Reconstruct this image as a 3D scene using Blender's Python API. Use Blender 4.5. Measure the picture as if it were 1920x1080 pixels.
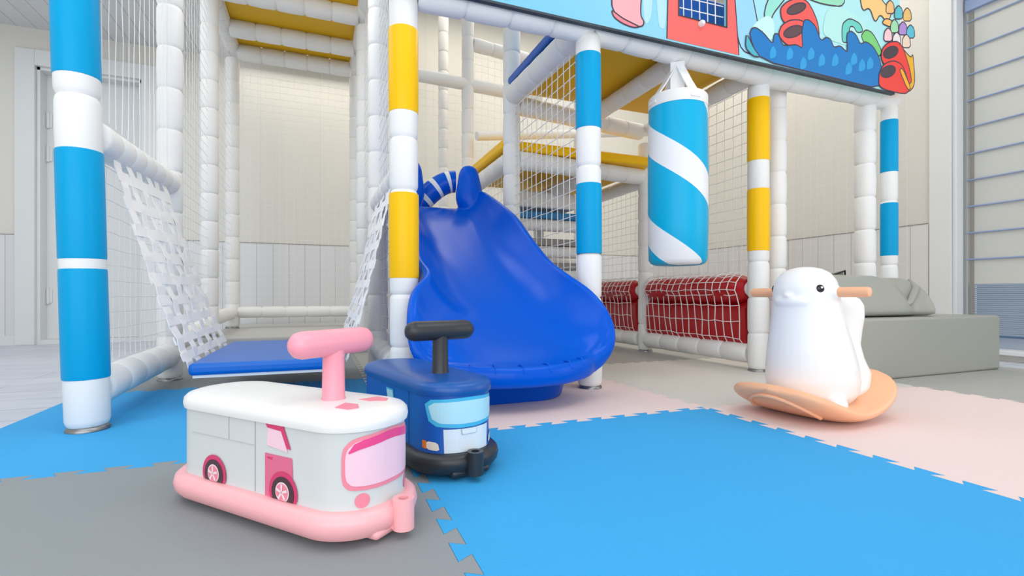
import bpy, bmesh, math, random
from mathutils import Vector, Matrix
random.seed(4)
S = 0.36                       # one grid unit of the layout (camera height) in metres
PI = math.pi
for o in list(bpy.data.objects): bpy.data.objects.remove(o, do_unlink=True)
C = bpy.context.scene.collection
sc = bpy.context.scene
# ------------------------------------------------------------------ camera
YAW = math.atan(360/925)
cam = bpy.data.cameras.new('camera'); cam.sensor_width = 36; cam.lens = 925/1920*36
cam.shift_y = 15/1920; cam.clip_start = .02; cam.clip_end = 60
co = bpy.data.objects.new('camera', cam); C.objects.link(co)
co.location = (0, 0, S); co.rotation_euler = (PI/2, 0, -YAW); sc.camera = co
sc.view_settings.view_transform = 'Standard'; sc.view_settings.look = 'None'
sc.view_settings.exposure = 0.07; sc.view_settings.gamma = 1; sc.view_settings.use_curve_mapping = False
# ------------------------------------------------------------------ world: soft daylight
w = bpy.data.worlds.new('world'); sc.world = w; w.use_nodes = True
bg = w.node_tree.nodes['Background']; bg.inputs[0].default_value = (.93, .96, 1, 1); bg.inputs[1].default_value = .8
# ------------------------------------------------------------------ area lights added to brighten the room, no fixtures seen
def area(name, loc, rot, sx, sy, power, col):
    l = bpy.data.lights.new(name, 'AREA'); l.shape = 'RECTANGLE'; l.size = sx*S; l.size_y = sy*S
    l.energy = power; l.color = col
    o = bpy.data.objects.new(name, l); C.objects.link(o)
    o.location = Vector(loc)*S; o.rotation_euler = rot; return o
area('ceiling_fill', (-2.6, 1.2, 6.55), (0, 0, 0), 5, 5, 14, (1, .985, .965))
area('ceiling_fill', (4.6, .6, 8.8), (0, 0, 0), 5, 5, 24, (1, .98, .94))
area('ceiling_fill', (8.0, 8.2, 8.8), (0, 0, 0), 3, 6, 27, (1, .94, .85))
area('ceiling_fill', (4.0, 10.8, 8.8), (0, 0, 0), 5, 3, 17, (1, .92, .80))
area('ceiling_fill', (-.5, 12.5, 6.55), (0, 0, 0), 3, 1.4, 3.5, (1, .95, .86))
area('ceiling_fill', (-5, 8, 6.55), (0, 0, 0), 5, 6, 20, (.93, .965, 1))
area('ceiling_fill', (-.5, 6.9, 5.9), (0, 0, 0), 1.6, 1.6, 4, (1, .98, .95))  # added fill under the swing bay roof, no fixture there
area('daylight_fill', (-2.0, -3.6, 3.0), (math.radians(88), 0, math.radians(-22)), 12, 5, 46, (.97, .98, 1))  # added behind the camera, standing in for unseen windows
area('daylight_fill', (9.6, -.5, 3.0), (math.radians(88), 0, math.radians(68)), 5, 5, 15, (.96, .98, 1))

# ------------------------------------------------------------------ helpers
def ray(x):
    c = (x-960)/925
    return (math.sin(YAW)+c*math.cos(YAW), math.cos(YAW)-c*math.sin(YAW))
def on_y(x, y, Y):             # a measured sight line met with the plane Y
    r = ray(x); Z = Y/r[1]
    return (r[0]*Z, 1-(y-555)/925*Z)
def lin(c):
    return tuple(((v/255)/12.92 if v/255 <= .04045 else ((v/255+.055)/1.055)**2.4) for v in c)
MATS = {}
def mat(name, rgb, rough=.5, bump=None, spec=.5, var=0, trans=0, coat=0, metal=0, sheen=0, vscale=4, alpha=1, sss=0):
    if name in MATS: return MATS[name]
    m = bpy.data.materials.new(name); m.use_nodes = True; nt = m.node_tree; n = nt.nodes; L = nt.links
    p = n['Principled BSDF']; col = lin(rgb)+(1,)
    p.inputs['Base Color'].default_value = col; p.inputs['Roughness'].default_value = rough
    p.inputs['Specular IOR Level'].default_value = spec; p.inputs['Coat Weight'].default_value = coat
    p.inputs['Metallic'].default_value = metal; p.inputs['Transmission Weight'].default_value = trans
    p.inputs['Alpha'].default_value = alpha
    if sss: p.inputs['Subsurface Weight'].default_value = sss; p.inputs['Subsurface Radius'].default_value = (.03, .02, .015)
    tc = n.new('ShaderNodeTexCoord')
    nz = n.new('ShaderNodeTexNoise'); nz.inputs['Scale'].default_value = vscale; nz.inputs['Detail'].default_value = 4
    L.new(tc.outputs['Object'], nz.inputs['Vector'])
    mx = n.new('ShaderNodeMix'); mx.data_type = 'RGBA'
    v = var or .03
    mx.inputs[6].default_value = tuple(c*(1-v) for c in col[:3])+(1,); mx.inputs[7].default_value = tuple(min(1, c*(1+v)) for c in col[:3])+(1,)
    L.new(nz.outputs['Fac'], mx.inputs[0]); L.new(mx.outputs[2], p.inputs['Base Color'])
    if bump:
        kind, sca, st = bump
        b = n.new('ShaderNodeBump'); b.inputs['Strength'].default_value = st; b.inputs['Distance'].default_value = .002
        if kind == 'noise':
            t = n.new('ShaderNodeTexNoise'); t.inputs['Scale'].default_value = sca; t.inputs['Detail'].default_value = 3
            L.new(tc.outputs['Object'], t.inputs['Vector']); L.new(t.outputs['Fac'], b.inputs['Height'])
        elif kind == 'weave':
            t = n.new('ShaderNodeTexWave'); t.wave_type = 'BANDS'; t.bands_direction = 'Z'; t.inputs['Scale'].default_value = sca
            t.inputs['Distortion'].default_value = .6
            L.new(tc.outputs['Object'], t.inputs['Vector']); L.new(t.outputs['Fac'], b.inputs['Height'])
        L.new(b.outputs['Normal'], p.inputs['Normal'])
    MATS[name] = m; return m
def plank_mat(name, rgb, axis, step, groove=.012, dark=.55, rough=.45, top=None):
    """boards with real-width joints along one axis; joints are narrow dark gaps"""
    m = bpy.data.materials.new(name); m.use_nodes = True; nt = m.node_tree; n = nt.nodes; L = nt.links
    p = n['Principled BSDF']; p.inputs['Roughness'].default_value = rough
    tc = n.new('ShaderNodeTexCoord'); sp = n.new('ShaderNodeSeparateXYZ'); L.new(tc.outputs['Object'], sp.inputs[0])
    d = n.new('ShaderNodeMath'); d.operation = 'DIVIDE'; L.new(sp.outputs[axis], d.inputs[0]); d.inputs[1].default_value = step*S
    fr = n.new('ShaderNodeMath'); fr.operation = 'FRACT'; L.new(d.outputs[0], fr.inputs[0])
    lt = n.new('ShaderNodeMath'); lt.operation = 'LESS_THAN'; L.new(fr.outputs[0], lt.inputs[0]); lt.inputs[1].default_value = groove/step
    fl = n.new('ShaderNodeMath'); fl.operation = 'FLOOR'; L.new(d.outputs[0], fl.inputs[0])
    wn = n.new('ShaderNodeTexWhiteNoise'); wn.noise_dimensions = '1D'; L.new(fl.outputs[0], wn.inputs['W'])
    c = lin(rgb)
    m1 = n.new('ShaderNodeMix'); m1.data_type = 'RGBA'
    m1.inputs[6].default_value = tuple(v*.96 for v in c)+(1,); m1.inputs[7].default_value = c+(1,)
    L.new(wn.outputs['Value'], m1.inputs[0])
    m2 = n.new('ShaderNodeMix'); m2.data_type = 'RGBA'; m2.inputs[7].default_value = tuple(v*dark for v in c)+(1,)
    L.new(m1.outputs[2], m2.inputs[6]); L.new(lt.outputs[0], m2.inputs[0]); L.new(m2.outputs[2], p.inputs['Base Color'])
    iv = n.new('ShaderNodeMath'); iv.operation = 'SUBTRACT'; iv.inputs[0].default_value = 1; L.new(lt.outputs[0], iv.inputs[1])
    b = n.new('ShaderNodeBump'); b.inputs['Strength'].default_value = .5; b.inputs['Distance'].default_value = .003
    L.new(iv.outputs[0], b.inputs['Height']); L.new(b.outputs['Normal'], p.inputs['Normal'])
    MATS[name] = m; return m

class MB:
    def __init__(s): s.v = []; s.f = []
    def add(s, vs, fs):
        k = len(s.v); s.v += [tuple(v) for v in vs]; s.f += [tuple(i+k for i in f) for f in fs]; return s
    def box(s, x0, x1, y0, y1, z0, z1):
        return s.add([(x0,y0,z0),(x1,y0,z0),(x1,y1,z0),(x0,y1,z0),(x0,y0,z1),(x1,y0,z1),(x1,y1,z1),(x0,y1,z1)],
                     [(3,2,1,0),(4,5,6,7),(0,1,5,4),(1,2,6,5),(2,3,7,6),(3,0,4,7)])
    def rings(s, rings, closed=True, cap=True):
        n = len(rings[0]); vs = [p for r in rings for p in r]; fs = []
        for i in range(len(rings)-1):
            for j in range(n if closed else n-1):
                a = i*n+j; b = i*n+(j+1) % n
                fs.append((a, b, b+n, a+n))
        if cap: fs.append(tuple(range(n-1, -1, -1))); fs.append(tuple((len(rings)-1)*n+j for j in range(n)))
        return s.add(vs, fs)
    def lathe(s, p0, p1, prof, seg=24, cap=True):
        """prof: (distance along axis, radius)"""
        p0 = Vector(p0); d = (Vector(p1)-p0); d.normalize()
        a = d.orthogonal().normalized(); b = d.cross(a)
        return s.rings([[p0+d*t+(a*math.cos(2*PI*j/seg)+b*math.sin(2*PI*j/seg))*r for j in range(seg)] for t, r in prof], cap=cap)
    def tube(s, pts, r, seg=6, cap=True, closed=False):
        pts = [Vector(p) for p in pts]; rings = []; ref = None
        for i, p in enumerate(pts):
            if closed: d = pts[(i+1) % len(pts)]-pts[i-1]
            else: d = pts[min(i+1, len(pts)-1)]-pts[max(i-1, 0)]
            if d.length < 1e-9: d = Vector((0,0,1))
            d.normalize()
            if ref is None: ref = d.orthogonal().normalized()
            a = (ref-d*ref.dot(d)).normalized(); ref = a; b = d.cross(a)
            rr = r[i] if isinstance(r, (list, tuple)) else r
            rings.append([p+(a*math.cos(2*PI*j/seg)+b*math.sin(2*PI*j/seg))*rr for j in range(seg)])
        if closed: rings.append(rings[0]); cap = False
        return s.rings(rings, cap=cap)
    def ell(s, c, r, seg=20, n=12, rot=None):
        rings = []
        for i in range(n+1):
            th = -PI/2+PI*i/n; th = max(-PI/2+.02, min(PI/2-.02, th))
            rg = []
            for j in range(seg):
                v = Vector((r[0]*math.cos(th)*math.cos(2*PI*j/seg), r[1]*math.cos(th)*math.sin(2*PI*j/seg), r[2]*math.sin(th)))
                if rot: v = rot @ v
                rg.append(v+Vector(c))
            rings.append(rg)
        return s.rings(rings)
    def prism(s, poly, fn, d0, d1):
        """poly 2d; fn(a,b,d)->3d; solid between offsets d0 and d1"""
        n = len(poly)
        vs = [fn(a, b, d0) for a, b in poly]+[fn(a, b, d1) for a, b in poly]
        fs = [tuple(range(n)), tuple(range(2*n-1, n-1, -1))]+[(i, i+n, (i+1) % n+n, (i+1) % n) for i in range(n)]
        return s.add(vs, fs)
    def build(s, name, m, parent=None, smooth=False, bevel=0, origin=None, subsurf=0, solid=0, remesh=0, sm_iter=0):
        """world-coordinate build when the parent only has a location; origin = the parent's spot"""
        org = Vector(origin) if origin is not None else (Vector(parent['_o']) if parent is not None and '_o' in parent else Vector((0,0,0)))
        me = bpy.data.meshes.new(name); me.from_pydata([(Vector(v)-org)*S for v in s.v], [], s.f)
        bm = bmesh.new(); bm.from_mesh(me)
        bmesh.ops.remove_doubles(bm, verts=bm.verts, dist=1e-6)
        bmesh.ops.recalc_face_normals(bm, faces=bm.faces)
        bm.to_mesh(me); bm.free()
        me.materials.append(m)
        if smooth:
            me.polygons.foreach_set('use_smooth', [True]*len(me.polygons))
            try: me.set_sharp_from_angle(angle=math.radians(40 if smooth is True else smooth))
            except Exception: pass
        o = bpy.data.objects.new(name, me); C.objects.link(o)
        if parent is not None: o.parent = parent
        elif origin is not None: o.location = org*S
        if bevel:
            b = o.modifiers.new('bevel', 'BEVEL'); b.width = bevel*S; b.segments = 3; b.limit_method = 'ANGLE'
            me.polygons.foreach_set('use_smooth', [True]*len(me.polygons))
            try: me.set_sharp_from_angle(angle=math.radians(60))
            except Exception: pass
        if solid: b = o.modifiers.new('solid', 'SOLIDIFY'); b.thickness = solid*S; b.offset = -1
        if remesh:
            b = o.modifiers.new('remesh', 'REMESH'); b.mode = 'VOXEL'; b.voxel_size = remesh*S; b.use_smooth_shade = True
            if sm_iter: b = o.modifiers.new('smooth', 'SMOOTH'); b.iterations = sm_iter; b.factor = .5
        if subsurf: b = o.modifiers.new('sub', 'SUBSURF'); b.levels = subsurf; b.render_levels = subsurf
        return o
def thing(name, label, cat, loc=(0,0,0), rz=0, group=None, local=False):
    o = bpy.data.objects.new(name, None); C.objects.link(o); o.empty_display_size = .05
    o.location = Vector(loc)*S; o.rotation_euler = (0, 0, rz)
    o['label'] = label; o['category'] = cat
    if group: o['group'] = group
    o['_o'] = (0.,0.,0.) if local else tuple(float(v) for v in loc)
    return o
def tag(o, label, cat, group=None):
    o['label'] = label; o['category'] = cat
    if group: o['group'] = group
    return o
def struct(o): o['kind'] = 'structure'; return o

# ------------------------------------------------------------------ materials
WHITE = mat('padded_white_fabric', (241,241,239), .5, ('weave', 260, .25))
WHITEB = mat('padded_white_fabric_bump', (240,240,238), .55, ('noise', 160, .5))
BLUEV = mat('sky_blue_vinyl', (0,160,214), .38, spec=.15)
YELV = mat('yellow_vinyl', (252,196,0), .36, spec=.25)
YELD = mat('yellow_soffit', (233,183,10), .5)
STEEL = mat('steel', (150,150,150), .35, metal=.9)
WALL = mat('white_painted_wall', (226,226,222), .6, ('noise', 30, .1))
TRIM = mat('white_painted_trim', (228,230,230), .4)
NETM = mat('white_cord', (240,240,238), .6)
SLIDE = mat('blue_polyethylene', (0,88,206), .22, var=.02, spec=.16)
MATB = mat('foam_blue', (62,166,226), .7, spec=.18, bump= ('noise', 220, .35), var=.03, vscale=3)
MATP = mat('foam_pink', (236,214,210), .7, spec=.18, bump= ('noise', 220, .35), var=.02)
MATG = mat('foam_grey', (142,148,151), .6, spec=.3, bump= ('noise', 120, .2), var=.04, vscale=3)
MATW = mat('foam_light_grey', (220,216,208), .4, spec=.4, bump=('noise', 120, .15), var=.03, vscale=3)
MATM = mat('foam_mid_grey', (176,175,170), .45, spec=.4, bump=('noise', 120, .15), var=.03, vscale=3)
DARK = mat('dark_shadow_gap', (60,60,62), .7)
# ------------------------------------------------------------------ room
ZC = 6.68; YB = 13.45; XR = 10.1; XL = -9.0; YF = -4.5; WZ = 2.28; FZ = -.03
def floor_mat():
    m = bpy.data.materials.new('pale_laminate'); m.use_nodes = True; n = m.node_tree.nodes; L = m.node_tree.links
    p = n['Principled BSDF']; p.inputs['Roughness'].default_value = .38
    tc = n.new('ShaderNodeTexCoord'); br = n.new('ShaderNodeTexBrick'); br.inputs['Scale'].default_value = 1
    br.inputs['Brick Width'].default_value = 1.2; br.inputs['Row Height'].default_value = .19; br.inputs['Mortar Size'].default_value = .002
    br.inputs['Color1'].default_value = lin((202,208,220))+(1,); br.inputs['Color2'].default_value = lin((212,217,228))+(1,)
    br.inputs['Mortar'].default_value = lin((150,150,158))+(1,)
    mp = n.new('ShaderNodeMapping'); mp.inputs['Scale'].default_value = (2, 9, 1); ns = n.new('ShaderNodeTexNoise')
    ns.inputs['Scale'].default_value = 3; ns.inputs['Detail'].default_value = 6
    L.new(tc.outputs['Object'], br.inputs['Vector']); L.new(tc.outputs['Object'], mp.inputs[0]); L.new(mp.outputs[0], ns.inputs['Vector'])
    mx = n.new('ShaderNodeMix'); mx.data_type = 'RGBA'; mx.blend_type = 'MULTIPLY'; mx.inputs[0].default_value = 1
    rp = n.new('ShaderNodeMapRange'); rp.inputs[1].default_value = .3; rp.inputs[2].default_value = .7; rp.inputs[3].default_value = .86; rp.inputs[4].default_value = 1
    L.new(ns.outputs['Fac'], rp.inputs[0]); L.new(br.outputs['Color'], mx.inputs[6]); L.new(rp.outputs[0], mx.inputs[7])
    L.new(mx.outputs[2], p.inputs['Base Color']); return m
struct(MB().box(XL, XR+.5, YF, YB, FZ-.2, FZ).build('floor', floor_mat()))
PLK = plank_mat('ceiling_boards', (226,228,230), 0, .33, .014, .6)
ZH = 9.0
m = MB(); m.box(XL, 1.0, YF, YB, ZC, ZC+.2); m.box(.9, 1.0, YF, YB, ZC+.2, ZH); m.box(.9, XR+.5, YF, YB, ZH, ZH+.2)
struct(m.build('ceiling', PLK))
WBK = plank_mat('wainscot_back', (228,229,232), 0, .36, .012, .62)
WRT = plank_mat('wainscot_right', (226,224,222), 1, .36, .012, .62)
UPB = plank_mat('wall_boards_back', (228,226,218), 0, 1.35, .008, .85)
UPR = plank_mat('wall_boards_right', (226,223,215), 1, 1.35, .008, .85)
# back wall with the door opening
DX0, DX1, DZ1 = -5.62, -3.75, 5.88
m = MB(); m.box(XL, DX0, YB, YB+.4, FZ, ZC); m.box(DX1, XR+.5, YB, YB+.4, FZ, ZH); m.box(DX0, DX1, YB, YB+.4, DZ1, ZC)
struct(m.build('wall_back', UPB))
m = MB(); m.box(XL, DX0-.33, YB-.04, YB, .17, WZ); m.box(DX1+.33, XR, YB-.04, YB, .17, WZ); struct(m.build('trim_1', WBK))
LGD = mat('grey_batten', (150,148,142), .6)  # thin strip along the wainscot top, darker grey than the boards
m = MB(); m.box(XL, DX0-.33, YB-.045, YB, WZ, WZ+.018); m.box(DX1+.33, XR, YB-.045, YB, WZ, WZ+.018); struct(m.build('trim_7', LGD))
struct(MB().box(XR-.045, XR, 5.5, YB-.05, WZ, WZ+.018).build('trim_8', LGD))
m = MB(); m.box(XL, DX0-.33, YB-.07, YB, FZ, .17); m.box(DX1+.33, XR, YB-.07, YB, FZ, .17); struct(m.build('baseboard_back', TRIM))
m = MB(); m.box(DX0-.33, DX0, YB-.09, YB, FZ, DZ1+.33); m.box(DX1, DX1+.33, YB-.09, YB, FZ, DZ1+.33); m.box(DX0, DX1, YB-.09, YB, DZ1, DZ1+.33)
struct(m.build('trim_2', TRIM, bevel=.01))
d = struct(MB().box(DX0+.01, DX1-.01, YB+.28, YB+.38, FZ+.1, DZ1-.04).build('door_1', TRIM))
m = MB(); m.box(DX0, DX0+.06, YB, YB+.28, FZ, DZ1); m.box(DX1-.06, DX1, YB, YB+.28, FZ, DZ1); m.box(DX0, DX1, YB, YB+.28, DZ1-.06, DZ1)
m.box(DX0, DX1, YB+.02, YB+.38, FZ, FZ+.09); struct(m.build('trim_3', TRIM))
for z in (4.83, 4.1, 1.0):
    m = MB(); m.lathe((DX0+.09, YB+.25, z-.17), (DX0+.09, YB+.25, z+.17), [(0,.03),(.34,.03)], 8); m.box(DX0+.06, DX0+.16, YB+.255, YB+.285, z-.15, z+.15)
    o = m.build('door_hinge', TRIM); o.parent = d
# left wall, right wall with window opening
struct(MB().box(XL-.4, XL, YF, YB+.4, FZ, ZC).build('wall_left', UPR))
WY0, WY1, WZ0, WZ1 = -.4, 5.12, .1, 6.2
m = MB(); m.box(XR, XR+.5, WY1, YB, FZ, ZH); m.box(XR, XR+.5, YF, WY0, FZ, ZH); m.box(XR, XR+.5, WY0, WY1, FZ, WZ0); m.box(XR, XR+.5, WY0, WY1, WZ1, ZH)
struct(m.build('wall_right', UPR))
struct(MB().box(XR-.04, XR, WY1+.36, YB-.04, .17, WZ).build('trim_4', WRT))
struct(MB().box(XR-.07, XR, WY1+.36, YB-.07, FZ, .17).build('baseboard_right', TRIM))
m = MB(); m.box(XR-.08, XR, WY1, WY1+.33, FZ, 6.5); m.box(XR-.08, XR, WY0-.33, WY0, FZ, 6.5); m.box(XR-.08, XR, WY0, WY1, WZ1, 6.5)
m.box(XR-.05, XR+.15, WY1-.06, WY1, WZ0, WZ1); struct(m.build('trim_5', TRIM, bevel=.012))
m = MB(); m.box(XR-.12, XR+.3, WY0, WY1, WZ0-.03, WZ0+.04); struct(m.build('trim_6', TRIM, bevel=.01))
FRB = mat('blue_grey_window_frame', (176,190,208), .35)
wf = MB()
for a, b in ((WY1-.10, WY1-.06), (WY0, WY0+.12), (2.3, 2.42)): wf.box(XR+.28, XR+.4, a, b, WZ0, WZ1)
wf.box(XR+.28, XR+.4, WY0, WY1, WZ1-.14, WZ1); wf.box(XR+.28, XR+.4, WY0, WY1, WZ0, WZ0+.22)
wo = struct(wf.build('window_1', FRB))
GL = mat('blue_glass', (130,165,205), .08, trans=.6, spec=.6)
MB().box(XR+.33, XR+.345, WY0+.1, WY1-.16, WZ0+.2, WZ1-.12).build('window_pane', GL, parent=wo)
# folding blind behind the window trim
bl = thing('roman_blind', 'grey fabric folding blind with thin blue battens over the tall window', 'blind', (XR+.2, 2.3, .5))
BF = mat('blind_fabric', (212,214,208), .7, ('weave', 300, .3), var=.04); BF2 = mat('blind_lower_mesh', (166,182,200), .6, ('weave', 90, .8))
BB = mat('blind_batten', (150,168,204), .5)
zb = 1.2
MB().box(XR+.19, XR+.20, WY0+.14, WY1-.11, zb, 5.82).build('blind_fabric', BF, bl)
lm = MB()
for k in range(26):
    z = .36+k*.0325; lm.box(XR+.185, XR+.205, WY0+.14, WY1-.11, z, z+.028)
lm.build('ribbed_lower_panel', BF2, bl)
for k in range(10):
    z = 1.62+k*.448
    if z < 5.7: MB().lathe((XR+.17, WY0+.12, z), (XR+.17, WY1-.09, z), [(0,.014),(WY1-WY0-.21,.014)], 8).build('batten', BB, bl)
MB().box(XR+.12, XR+.27, WY0+.1, WY1-.09, 5.82, 6.02).build('headrail', BB, bl, bevel=.01)
# curtain side cord strip
MB().box(XR+.175, XR+.188, WY1-.19, WY1-.13, .4, 5.8).build('side_cord_strip', mat('tape_brown', (150,146,135), .6), bl)

# ------------------------------------------------------------------ jigsaw mats
PX = .2233; TD = .032
def teeth(a, b):
    """jigsaw edge from a to b (2d), teeth alternate to both sides"""
    ax, ay = a; bx, by = b; Ld = math.hypot(bx-ax, by-ay); ux, uy = (bx-ax)/Ld, (by-ay)/Ld; nx, ny = -uy, ux
    n = max(1, round(Ld/PX)); p = Ld/n; e = .085*p; out = [(0, 0)]
    for k in range(n):
        out += [(k*p+.25*p+e, -TD), ((k+.75)*p-e+.5*0, -TD)] if False else []
        c0 = k*p
        out += [(c0+.25*p-e, 0 if k == 0 else TD)] if k else []
        out += [(c0+.25*p+e*0-e*.0, 0)] if False else []
        out += [(c0+.25*p-e, -TD), (c0+.75*p+e, -TD), (c0+.75*p-e, TD)]
        if k < n-1: out += [(c0+1.25*p+e, TD)]
    # drop the doubled points of plateaus
    res = []
    for i, (t, d) in enumerate(out):
        if i and d == TD and out[i-1] == (t, d): continue
        res.append((t, d))
    res.append((Ld, 0))
    cl = []
    for k in range(n):
        c0 = k*p
        cl += [(c0+.25*p+e, 0)] if False else []
    pts = [(0., 0.)]
    for k in range(n):
        c0 = k*p
        if k > 0: pts.append((c0+.25*p+e, TD))
        pts += [(c0+.25*p-e, -TD), (c0+.75*p+e, -TD), (c0+.75*p-e, TD)]
    pts.append((Ld, TD)); pts.append((Ld, 0.))
    return [(ax+ux*t+nx*d2, ay+uy*t+ny*d2) for t, d2 in pts]
XS = {-2: -5.0, -1: -2.25, 0: .517, 1: 3.215, 2: 6.15, 3: 9.0}
YS = {-1: -2.0, 0: .72, 1: 3.50, 2: 6.25, 3: 9.15}
EH, EV = {}, {}
for i in (-2, -1, 0, 1, 2):
    for j in YS: EH[(i, j)] = teeth((XS[i], YS[j]), (XS[i+1], YS[j]))
for i in XS:
    for j in (-1, 0, 1, 2): EV[(i, j)] = teeth((XS[i], YS[j]), (XS[i], YS[j+1]))
def foam(i, j, m, label, straight=()):
    b = EH[(i, j)] if 'b' not in straight else [EH[(i, j)][0], EH[(i, j)][-1]]
    r = EV[(i+1, j)] if 'r' not in straight else [EV[(i+1, j)][0], EV[(i+1, j)][-1]]
    t = EH[(i, j+1)] if 't' not in straight else [EH[(i, j+1)][0], EH[(i, j+1)][-1]]
    l = EV[(i, j)] if 'l' not in straight else [EV[(i, j)][0], EV[(i, j)][-1]]
    poly = list(b)[:-1]+list(r)[:-1]+list(reversed(t))[:-1]+list(reversed(l))[:-1]
    cl = [poly[0]]
    for p in poly[1:]:
        if math.hypot(p[0]-cl[-1][0], p[1]-cl[-1][1]) > 1e-4: cl.append(p)
    cx = (XS[i]+XS[i+1])/2; cy = (YS[j]+YS[j+1])/2
    cl = [(cx+(x-cx)*.9993, cy+(y-cy)*.9993) for x, y in cl]
    n = len(cl)
    MBx = MB(); MBx.add([(x, y, 0) for x, y in cl]+[(x, y, FZ+.001) for x, y in cl],
        [tuple(range(n)), tuple(range(2*n-1, n-1, -1))]+[(k, k+n, (k+1) % n+n, (k+1) % n) for k in range(n)])
    o = MBx.build('foam_mat', m, origin=(cx, cy, FZ))
    return tag(o, label, 'floor mat', None)
foam(-2, 0, MATG, 'grey jigsaw foam mat at the far left bottom edge of the play area', ('l', 't'))
foam(-1, 0, MATG, 'grey jigsaw foam mat the white and pink ride-on van stands on')
foam(0, 0, MATB, 'large sky blue jigsaw foam mat filling the open floor in front')
foam(1, 0, MATP, 'pale pink jigsaw foam mat under the white seal rocker')
foam(2, 0, MATM, 'grey jigsaw foam mat to the right of the seal rocker, in front of the blind', ('r',))
foam(-1, 1, MATB, 'blue jigsaw foam mat the tall blue banded post stands on', ('l',))
foam(0, 1, MATP, 'pale pink jigsaw foam mat under the blue slide')
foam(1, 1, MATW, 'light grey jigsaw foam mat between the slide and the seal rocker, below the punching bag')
foam(2, 1, MATM, 'grey jigsaw foam mat under the grey vinyl block', ('r', 't'))
foam(-1, 2, MATG, 'grey jigsaw foam mat under the hanging blue swing bed', ('l', 't'))
foam(0, 2, MATM, 'grey jigsaw foam mat behind the slide', ('t',))
foam(1, 2, MATM, 'grey jigsaw foam mat beyond the red ball pit wall', ('t', 'r'))

# ------------------------------------------------------------------ padded posts and rails
R0 = .132
def pad_profile(L, r, step, t0=0, phase=0, pinch=.13):
    ts = set(); k = 0; n = max(1, round(L/step)); st = L/n
    prof = []
    N = max(2, int(n))
    for i in range(N):
        a = i*st
        for q, f in ((0.0, 1-pinch), (.035, 1-pinch*.35), (.09, 1.0), (.5, 1.02), (.91, 1.0), (.965, 1-pinch*.35)):
            prof.append((t0+a+q*st, r*f*(1+random.uniform(-.008, .008))))
    prof.append((t0+L, r*(1-pinch)))
    return prof
def post(x, y, top, bands, label, r=R0, lean=(0,0), z0=0., foot=True, ties=None, step=.47, group='padded posts of the play frame'):
    """bands: (z0, z1, material); lean = shift of the axis per unit of height"""
    t = thing('padded_post', label, 'post', (x, y, z0), group=None)
    ax = lambda z: (x+lean[0]*(z-z0), y+lean[1]*(z-z0), z)
    zz = z0+(.035 if foot else 0)
    # white padding between coloured sleeves
    MB().lathe(ax(zz), ax(top), pad_profile(top-zz, r, step), 28).build('padding', WHITE, t, smooth=True)
    Zp = x*math.sin(YAW)+y*math.cos(YAW)
    bands = [(1+(a-1)*(1-r/Zp), 1+(b-1)*(1-r/Zp), m) for a, b, m in bands]     # heights were read off the near face of the post
    for a, b, m in bands:
        pr = [(0, r*.99), (.004, r*1.035), (.02, r*1.055), ((b-a)/2, r*1.06), (b-a-.02, r*1.055), (b-a-.004, r*1.035), (b-a, r*.99)]
        MB().lathe(ax(a), ax(b), pr, 32, cap=False).build('colour_sleeve', m, t, smooth=True)
    if foot: MB().lathe(ax(z0), ax(z0+.04), [(0, r*1.0), (.012, r*1.0), (.03, r*.9), (.04, r*.8)], 28).build('foot_plate', STEEL, t, smooth=True)
    return t
def rail(a, b, label, r=.125, step=.42, m=None, ends=(.1, .1), pinch=.15, cat='rail', name='padded_rail'):
    a = Vector(a); b = Vector(b); d = (b-a).normalized(); a2 = a+d*ends[0]; b2 = b-d*ends[1]; L = (b2-a2).length
    mb = MB(); mb.lathe(a2, b2, pad_profile(L, r, step, pinch=pinch), 24)
    o = mb.build(name, m or WHITE, smooth=True, origin=tuple((a2+b2)/2)); return tag(o, label, cat)
B, Y = BLUEV, YELV
T1 = 5.9
pA = post(-1.62, 4.60, 5.9, [(2.68, 4.2, B), (1.28, 2.12, B), (.36, 1.21, B)], 'thick padded post with sky blue and white bands, nearest at the left', r=.136, lean=(-.025, 0))
pB = post(.745, 4.72, 5.9, [(2.77, 3.58, Y), (1.17, 1.99, Y), ], 'padded post with two yellow bands, left of the blue slide', lean=(-.003, 0))
pC = post(2.75, 4.72, 3.83, [(2.86, 3.69, B), (1.47, 2.25, B)], 'white padded post with two sky blue bands, right of the slide exit', lean=(-.006, 0))
pD = post(5.46, 4.95, 3.82, [(2.83, 3.68, Y), (1.61, 2.45, Y)], 'white padded post with two yellow bands, left of the seal rocker')
pE = post(7.85, 4.78, 3.82, [(2.85, 3.63, B), (1.6, 2.39, B)], 'slim padded post with two sky blue bands, at the far right end of the frame', r=.104)
pE1 = post(7.50, 4.90, 3.9, [], 'plain white padded post touching the slim blue banded post', r=.135)
pW = post(6.0, 5.13, 4.08, [], 'plain white padded post just right of the yellow banded post by the seal', r=.125)
pA2 = post(-1.67, 6.97, T1, [], 'plain white padded post behind the big blue banded post')
pB2 = post(.745, 7.02, T1, [], 'plain white padded post behind the yellow banded post left of the slide')
pP3 = post(-1.69, 9.35, T1, [], 'plain white padded post at the left edge of the grey platform, the nearer one', z0=.335)
pB3 = post(.745, 9.35, T1, [], 'plain white padded post in the third row behind the slide, left one', z0=.335)
pP4 = post(-1.69, 11.6, T1, [], 'plain white padded post at the far back left corner of the frame', z0=.335)
pB4 = post(.745, 11.6, T1, [], 'plain white padded post at the far back, right of the bare wainscot', z0=.335)
pG = post(2.75, 7.08, 6.6, [], 'plain white padded post right behind the top of the slide')
pH = post(2.75, 9.5, 7.6, [], 'plain white padded post left of the beige wall, seen just above the slide knob', z0=.335, r=.12)
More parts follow.
